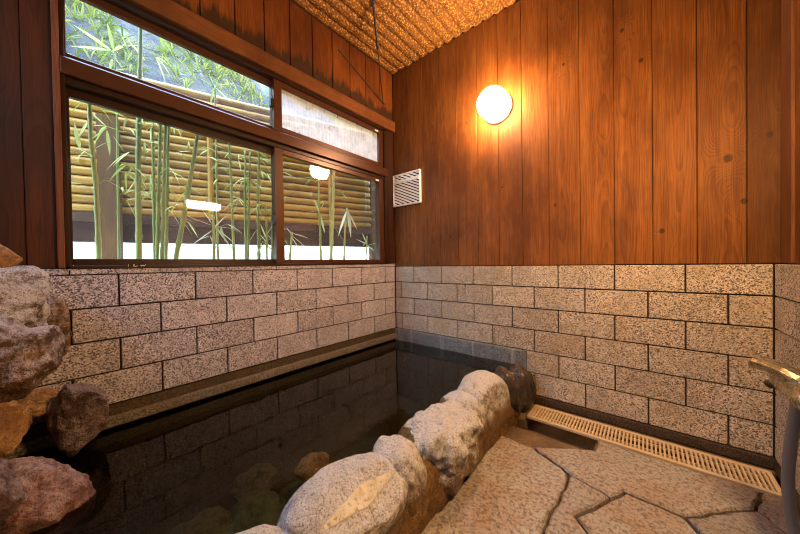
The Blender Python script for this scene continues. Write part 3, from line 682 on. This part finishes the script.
# ------------------------------------------------------------------ hanging stay in the corner
hk = on(383, 103, 0, .012); top = on(373, 0, 2, CEIL+.004)
st = thing('hanging_rod', 'thin black rod slanting from ceiling to a hook over the window', 'rod', hk)
mid = hk.lerp(top, .62)
mb = MB(); mb.tube([hk, hk.lerp(top, .3), mid], .0048, 6); mb.build('wire', M['iron'], st)
mb = MB(); pts = [mid.lerp(top, i/24)+Vector((.003*math.cos(i*1.3), 0, .003*math.sin(i*1.3))) for i in range(25)]; mb.tube(pts, .0095, 6)
mb.tube([mid-(top-mid)*.06, mid+(top-mid)*.05], .011, 8); mb.build('twisted_cord', M['iron'], st)
mb = MB(); mb.tube([hk+Vector((-.016,0,0)), hk, hk+Vector((.012,.012,-.012)), hk+Vector((.010,.022,-.002))], .005, 6); mb.build('hook', M['iron'], st)
mb = MB(); mb.tube([hk, on(338, 49, 0, .006)], .0045, 6); mb.build('rod_shadow', M['iron'], st)  # dark tube along the wall in place of the rod's cast shadow

# ------------------------------------------------------------------ tap on the right wall
tp = thing('mixer_tap', 'worn chrome mixer tap with a long lever on the right wall', 'tap', (2.318,-.55,.56))
body_o = Vector((2.236,-.44,.545))
mb = MB(); mb.lathe(body_o+Vector((0,.0,0)), (0,-1,0), [(0,.020),(.006,.027),(.03,.030),(.06,.030),(.16,.030),(.22,.030),(.26,.028),(.27,.02)], 24)
mb.build('tap_body', M['chrome'], tp, True)
for y in (-.57, -.73):
    mb = MB(); mb.lathe((2.3185, y, .545), (-1,0,0), [(0,.034),(.008,.034),(.014,.02),(.075,.018)], 20); mb.build('wall_flange', M['chrome'], tp, True)
# long flat lever reaching up and to the left over the body
a = dep(753, 361, 1.06); b = dep(808, 384, .94)
ax = (b-a).normalized(); sd = Vector((0,0,1)).cross(ax).normalized(); nn = ax.cross(sd)
mb = MB(); secs = []
for t_, w_, h_ in ((0,.026,.012),(.04,.036,.020),(.25,.040,.018),(.6,.042,.016),(.9,.042,.018),(1,.04,.016)):
    p = a.lerp(b, t_)+nn*.012*math.sin(t_*PI)
    secs.append([p+sd*w_*cx+nn*h_*cz for cx, cz in ((-1,-.4),(-.7,-1),(.7,-1),(1,-.4),(1,.4),(.6,1),(-.6,1),(-1,.4))])
vs = [q for g in secs for q in g]; n = 8
mb.add(vs, [(i*n+k, i*n+(k+1)%n, (i+1)*n+(k+1)%n, (i+1)*n+k) for i in range(len(secs)-1) for k in range(n)]+[tuple(range(n))[::-1], tuple(range(len(vs)-n, len(vs)))])
mb.build('lever', M['chrome'], tp)
kb = dep(771, 384, 1.08)
mb = MB(); mb.lathe(kb, (-.65,.75,0), [(-.09,.008),(-.02,.008),(-.018,.014),(.0,.016),(.012,.012),(.016,.004)], 16); mb.build('knob', M['iron'], tp, True)
ho = thing('shower_hose', 'grey hose hanging from the tap to the floor at the right edge', 'hose', (2.27,-.5,0))
mb = MB(); hp = [dep(803,378,1.0), dep(799,395,.995), dep(794,420,1.0), dep(790,450,1.0), dep(788,480,1.0), dep(790,508,.99), dep(794,532,.975)]
e_ = hp[-1]; hp += [Vector((e_.x+.0, e_.y-.03, .017)), Vector((e_.x-.01, e_.y-.12, .017)), Vector((2.2, e_.y-.32, .017))]
sm = []
for i in range(len(hp)-1):
    p0, p1, p2, p3 = hp[max(i-1,0)], hp[i], hp[i+1], hp[min(i+2,len(hp)-1)]
    for k in range(8):
        t_ = k/8; sm.append(.5*((2*p1)+(p2-p0)*t_+(2*p0-5*p1+4*p2-p3)*t_*t_+(3*p1-p0-3*p2+p3)*t_**3))
sm.append(hp[-1]); mb.tube(sm, [.0155 for i in range(len(sm))], 12); mb.build('hose_tube', M['hose'], ho, None, True) if False else mb.build('hose_tube', M['hose'], ho, True)
mb = MB(); mb.lathe(hp[0]+Vector((0,0,.012)), (0,0,-1), [(0,.018),(.012,.022),(.05,.022),(.058,.019)], 16); mb.build('hose_nut', M['chrome'], ho, True)

# ------------------------------------------------------------------ garden outside
GZ = .95
vs = []; nx, ny = 40, 40
def ground_h(x, y):
    d = -x
    if d < .55: h = GZ
    elif d < 1.6: h = GZ+.24*((d-.55)/1.05)
    else: h = GZ+.24+(d-1.6)*1.6
    return h + (.05*noise.noise((x*3, y*3, 0)) + .12*noise.noise((x*.9, y*.9, 4)) if d > 1.6 else .008*noise.noise((x*8, y*8, 0)))
mb = MB()
for j in range(ny+1):
    for i in range(nx+1):
        x = -.14-(5.4)*i/nx; y = -9+15*j/ny; vs.append((x, y, min(ground_h(x, y), 4.5)))
fs = []; ms = []
for j in range(ny):
    for i in range(nx):
        fs.append((j*(nx+1)+i, (j+1)*(nx+1)+i, (j+1)*(nx+1)+i+1, j*(nx+1)+i+1)); ms.append(0 if 5.4*(i+.5)/nx+.14 < 1.75 else 1)
mb.add(vs, fs); mb.m = ms
struct(mb.build('ground', [M['gravel'], M['hill']], None, True))
# low plants growing over the slope
mb = MB()
for i in range(7500):
    y = R.uniform(-7.5, 5.); x = -R.uniform(1.75, 3.75)
    if noise.noise((x*1.1, y*1.1, 9)) < -.12: continue
    b = Vector((x, y, min(ground_h(x, y), 4.5)-.01)); tt = R.random()
    for k in range(3):
        a = R.uniform(0, 2*PI); mb.leaf(b, (math.cos(a)*.7, math.sin(a)*.7, R.uniform(.5, 1.6)), R.uniform(.12, .34), R.uniform(.012, .026), R.uniform(.2, .7), tt)
tag(mb.build('grass', M['grass']), 'sunlit green grass and low bamboo covering the slope behind the fence', 'grass', None, 'stuff')

# bamboo fence: horizontal poles on posts, a board and an open gap below
FP = Vector((-.75,-1.05,0)); FD = Vector((.309,.951,0)); FN = Vector((.951,-.309,0))    # along, towards the window
fence = thing('bamboo_fence', 'tan fence of stacked horizontal bamboo poles outside the window', 'fence', (FP.x, FP.y, GZ))
def fp(s_, n_, z): q = FP+FD*s_+FN*n_; return Vector((q.x, q.y, z))
def sfor(u, n_=0):                               # distance along the fence seen at a photo column
    d = ray(u, 200); o_ = CAM-FP-FN*n_; t_ = -(o_.dot(FN))/d.dot(FN); return (CAM+d*t_-FP).dot(FD)
s0, s1 = -1.75, sfor(369)
mb = MB(); zt = 1.395; dz = .064; nrow = 16
for k in range(nrow):
    z = zt+dz*k; ph = R.uniform(0, .5); pts = []; rr = []; x = s0
    node = s0+ph
    while x < s1:
        pts.append(fp(x, R.uniform(-.001,.001), z)); rr.append(.0305); x += .06
        if x > node:
            for e, r_ in ((-.006,.0315),(0,.035),(.006,.0315)): pts.append(fp(node+e, 0, z)); rr.append(r_)
            node += R.uniform(.28, .42); x = max(x, node-.4+.1) if False else x
    pts.append(fp(s1, 0, z)); rr.append(.0315)
    order = sorted(range(len(pts)), key=lambda i: (pts[i]-FP).dot(FD)); mb.tube([pts[i] for i in order], [rr[i] for i in order], 10, R.random())
mb.build('bamboo_poles', M['fence_bamboo'], fence, True)
def fbox(s_a, s_b, n_a, n_b, z_a, z_b, mat, name, tint=.5):
    mb = MB(); cs_ = [(s_a,n_a),(s_b,n_a),(s_b,n_b),(s_a,n_b)]
    vs = [fp(a_, b_, z_) for z_ in (z_a, z_b) for a_, b_ in cs_]; o_ = R.uniform(0, 20); ver = (z_b-z_a) > abs(s_b-s_a)
    pc = [((a_-s_a-.5*(s_b-s_a), .06, z_+o_) if ver else (z_-z_a-.5*(z_b-z_a), .06, a_+o_)) for z_ in (z_a, z_b) for a_, b_ in cs_]
    mb.add(vs, [(0,3,2,1),(4,5,6,7),(0,1,5,4),(1,2,6,5),(2,3,7,6),(3,0,4,7)], tint, pc)
    return mb.build(name, M[mat], fence)
fbox(s0, s1, -.045, -.034, 1.35, 2.37, 'fence_board', 'gap_shade', .2)  # dark sheet added to keep sky light out of the pole gaps
fbox(s0, s1+.02, -.015, .03, 1.302, 1.365, 'fence_board', 'rail_board', .7)
fbox(s0, s1+.02, -.03, 0, 1.165, 1.302, 'fence_board', 'bottom_board', .3)
a_, b_ = sfor(101, .06), sfor(121, .06); fbox(a_, b_, .035, .12, GZ-.05, 2.02, 'fence_post', 'post', .5)
a_ = sfor(370); fbox(a_, a_+.05, -.05, .03, GZ-.05, 2.32, 'fence_post', 'post', .4)
a_ = sfor(382); fbox(a_, a_+.3, -.10, -.06, GZ-.05, 2.3, 'fence_post', 'post', .9)
for u, w_ in ((211, .020), (330, .014)):
    mb = MB(); a_ = sfor(u, .045); zl = 1.36 if u == 211 else GZ-.02
    mb.tube([fp(a_, .05, zl+(2.28-zl)*i/12) for i in range(13)], [w_*(1.12 if i % 3 == 0 else 1) for i in range(13)], 10); mb.build('upright_batten', M['fence_bamboo'], fence, True)

# bamboo plants between window and fence
def bamboo(path, X, w, label, mat='culm', lv=(), seed=0, dry=False, n_rand=6):
    R.seed(900+seed)
    pts = [on(u, v, 0, X) for u, v in path]
    base = Vector((pts[-1].x, pts[-1].y, ground_h(X, pts[-1].y)-.02))
    pts = pts+[base]
    t = thing('bamboo_plant', label, 'bamboo', (base.x, base.y, base.z+.02), 'young bamboo plants outside the window')
    dn = []
    for i in range(len(pts)-1):
        k = max(2, int((pts[i+1]-pts[i]).length/.03))
        for j in range(k): dn.append(pts[i].lerp(pts[i+1], j/k))
    dn.append(base); dd = (pts[0]-CAM).dot(fw); r0 = w/2*dd/F
    rad = []; 
    for i in range(len(dn)): rad.append(r0*(.75+.35*i/len(dn))*(1.25 if i % 5 == 0 else 1))
    mb = MB(); mb.tube(dn, rad, 8, R.random()*.6); mb.build('culm', M[mat], t, True)
    mb = MB(); any_ = False
    for (u, v, dx, dy) in lv:                    # blades drawn from the photo: root and tip
        p = on(u, v, 0, X); q = on(u+dx, v+dy, 0, X+R.uniform(-.05, .06)); L_ = (q-p).length
        mb.leaf(p, q-p, L_, max(.010, L_*.13), .08, R.uniform(.45, 1)); any_ = True
    for k in range(int(n_rand*1.7)):
        p = dn[R.randrange(0, max(1, int(len(dn)*.7)))]; a = R.uniform(0, 2*PI); tw = Vector((math.cos(a)*.5, math.sin(a), R.uniform(.1, .8))).normalized()
        e = p+tw*R.uniform(.04, .10); mb.tube([p, e], .0014, 4, .3)
        for m_ in range(R.randint(2, 4)):
            a2 = a+R.uniform(-1, 1); mb.leaf(e, (math.cos(a2)*.5, math.sin(a2), R.uniform(-.8, .4)), R.uniform(.06, .13), R.uniform(.008, .014), R.uniform(.2, .6), R.uniform(.3, 1))
        any_ = True
    if any_: mb.build('leaves', M['leaf_dry' if dry else 'leaf'], t)
    R.seed(4000+seed); return t
BP = [
 ([(88,84),(89,97),(91,140),(96,185),(99,258)], -.28, 4.2, 'pale bending bamboo culm in front of the dark fence post', 'culm_pale', [(90,118,-14,22),(90,112,17,14),(88,142,19,-16),(107,126,18,6),(80,150,-6,-30),(92,150,20,-12),(107,130,3,24),(113,136,12,16),(86,150,-10,8)], False, 5),
 ([(141,20),(139,110),(138,180),(139,258)], -.34, 4.6, 'thick dark green bamboo culm just right of the dark fence post', 'culm', [(138,178,-12,14),(139,176,8,12),(140,185,-10,-20)], False, 7),
 ([(152,92),(153,150),(155,258)], -.40, 2.8, 'thin bamboo culm second from the dark fence post', 'culm', [], False, 5),
 ([(161,95),(160,140),(157,258)], -.36, 3.2, 'bamboo culm at the left of the three-culm clump', 'culm', [], False, 4),
 ([(166,96),(165,150),(162,258)], -.33, 3.2, 'bamboo culm in the middle of the three-culm clump', 'culm', [(160,205,-14,-12)], False, 4),
 ([(169,96),(168,150),(166,258)], -.38, 2.8, 'bamboo culm at the right of the three-culm clump', 'culm', [], False, 3),
 ([(202,104),(196,145),(186,205),(176,258)], -.30, 4.0, 'leaning bamboo culm slanting across the left pane', 'culm', [(184,212,12,-14),(183,216,-8,-16),(188,222,10,14),(184,214,14,6)], False, 2),
 ([(213,215),(214,235),(214,258)], -.26, 3.0, 'short pale leafy shoot under the lamp reflection', 'culm_pale', [(213,226,-18,-8),(213,226,22,16),(212,224,-10,-16),(213,226,24,2),(213,230,-22,14),(214,228,12,-14),(213,224,20,24)], True, 3),
 ([(229,140),(231,180),(234,258)], -.42, 2.4, 'thin culm with a hooked pale leaf in the left pane', 'culm', [(232,182,-9,8),(232,182,8,16)], False, 4),
 ([(245,150),(245,200),(246,258)], -.45, 2.2, 'thin bamboo culm fifth from the sash stile', 'culm', [], False, 4),
 ([(250,152),(249,200),(248,258)], -.38, 2.0, 'thin bamboo culm fourth from the sash stile', 'culm', [], False, 3),
 ([(259,150),(258,200),(259,258)], -.36, 3.0, 'bamboo culm third from the sash stile in the left pane', 'culm', [(258,232,14,16),(258,228,-10,14)], False, 4),
 ([(266,205),(267,258)], -.30, 1.8, 'low leafy bamboo shoot beside the sash stile', 'culm', [(266,236,8,-14),(266,238,-6,-16),(267,240,10,-4),(266,240,-12,-4),(266,244,8,8)], False, 5),
 ([(273,160),(272,258)], -.34, 2.0, 'thin bamboo culm next to the sash stile', 'culm', [], False, 3),
 ([(319,150),(319,200),(321,258)], -.40, 2.2, 'thin dark culm left of the upright batten in the right pane', 'culm', [(319,212,-5,-14),(319,212,6,20)], False, 3),
 ([(334,160),(333,210),(331,258)], -.36, 3.0, 'bamboo culm beside the upright batten in the right pane', 'culm_pale', [], False, 3),
 ([(347,208),(345,230),(344,258)], -.28, 1.8, 'drooping pale plant at the right side of the right pane', 'culm_pale', [(347,210,-9,24),(347,210,10,18),(348,210,3,26),(346,210,-3,22)], True, 0),
 ([(292,232),(290,258)], -.22, 2.4, 'small pale shoot at the left corner of the right pane', 'culm_pale', [(291,234,-5,-8),(291,235,16,12),(291,233,18,4),(291,236,12,18)], True, 2),
 ([(367,236),(366,258)], -.24, 1.6, 'small pale sprout at the right corner of the right pane', 'culm_pale', [(366,244,-10,-6),(366,246,10,-4),(366,242,-4,-10),(366,244,8,6)], True, 1),
 ([(115,55),(117,120),(119,258)], -.55, 2.0, 'bamboo with big splayed leaves seen through the upper left pane', 'culm', [(114,52,-7,-32),(113,52,-40,-30),(114,51,-46,-8),(116,52,18,-18),(128,40,18,20),(114,53,-30,-24),(120,46,24,-2)], False, 3),
 ([(215,85),(216,140),(218,258)], -.52, 2.0, 'bamboo with star-shaped leaf tuft in the upper left pane', 'culm', [(214,86,-6,-16),(215,86,18,-4),(215,86,8,-18),(214,86,18,16),(213,86,-12,-8),(214,88,-4,16)], False, 6),
]
for i, (path, X, w, lab, mat, lv, dry, nr) in enumerate(BP): bamboo(path, X, w, lab, mat, lv, i, dry, nr)

# ------------------------------------------------------------------ light
wd_ = bpy.data.worlds.new('sky'); S.world = wd_; wd_.use_nodes = True; nt = wd_.node_tree
bg = nt.nodes['Background']
tc = nt.nodes.new('ShaderNodeTexCoord'); sx = nt.nodes.new('ShaderNodeSeparateXYZ'); rp = nt.nodes.new('ShaderNodeMapRange')   # overcast sky, brightest overhead
nt.links.new(tc.outputs['Generated'], sx.inputs[0]); nt.links.new(sx.outputs[2], rp.inputs[0])
rp.inputs[1].default_value = 0.; rp.inputs[2].default_value = .8; rp.inputs[3].default_value = 5.5; rp.inputs[4].default_value = 17.
bg.inputs[0].default_value = (.55,.74,1.0,1); nt.links.new(rp.outputs[0], bg.inputs[1])
S.view_settings.view_transform = 'Standard'; S.view_settings.look = 'None'; S.view_settings.gamma = 1
S.view_settings.use_curve_mapping = False; S.view_settings.exposure = 0.25
cy = S.cycles; cy.use_denoising = True; cy.filter_width = 1.0; cy.max_bounces = 10; cy.diffuse_bounces = 6; cy.glossy_bounces = 5; cy.transparent_max_bounces = 24; cy.caustics_reflective = False; cy.caustics_refractive = False
cy.sample_clamp_indirect = 8
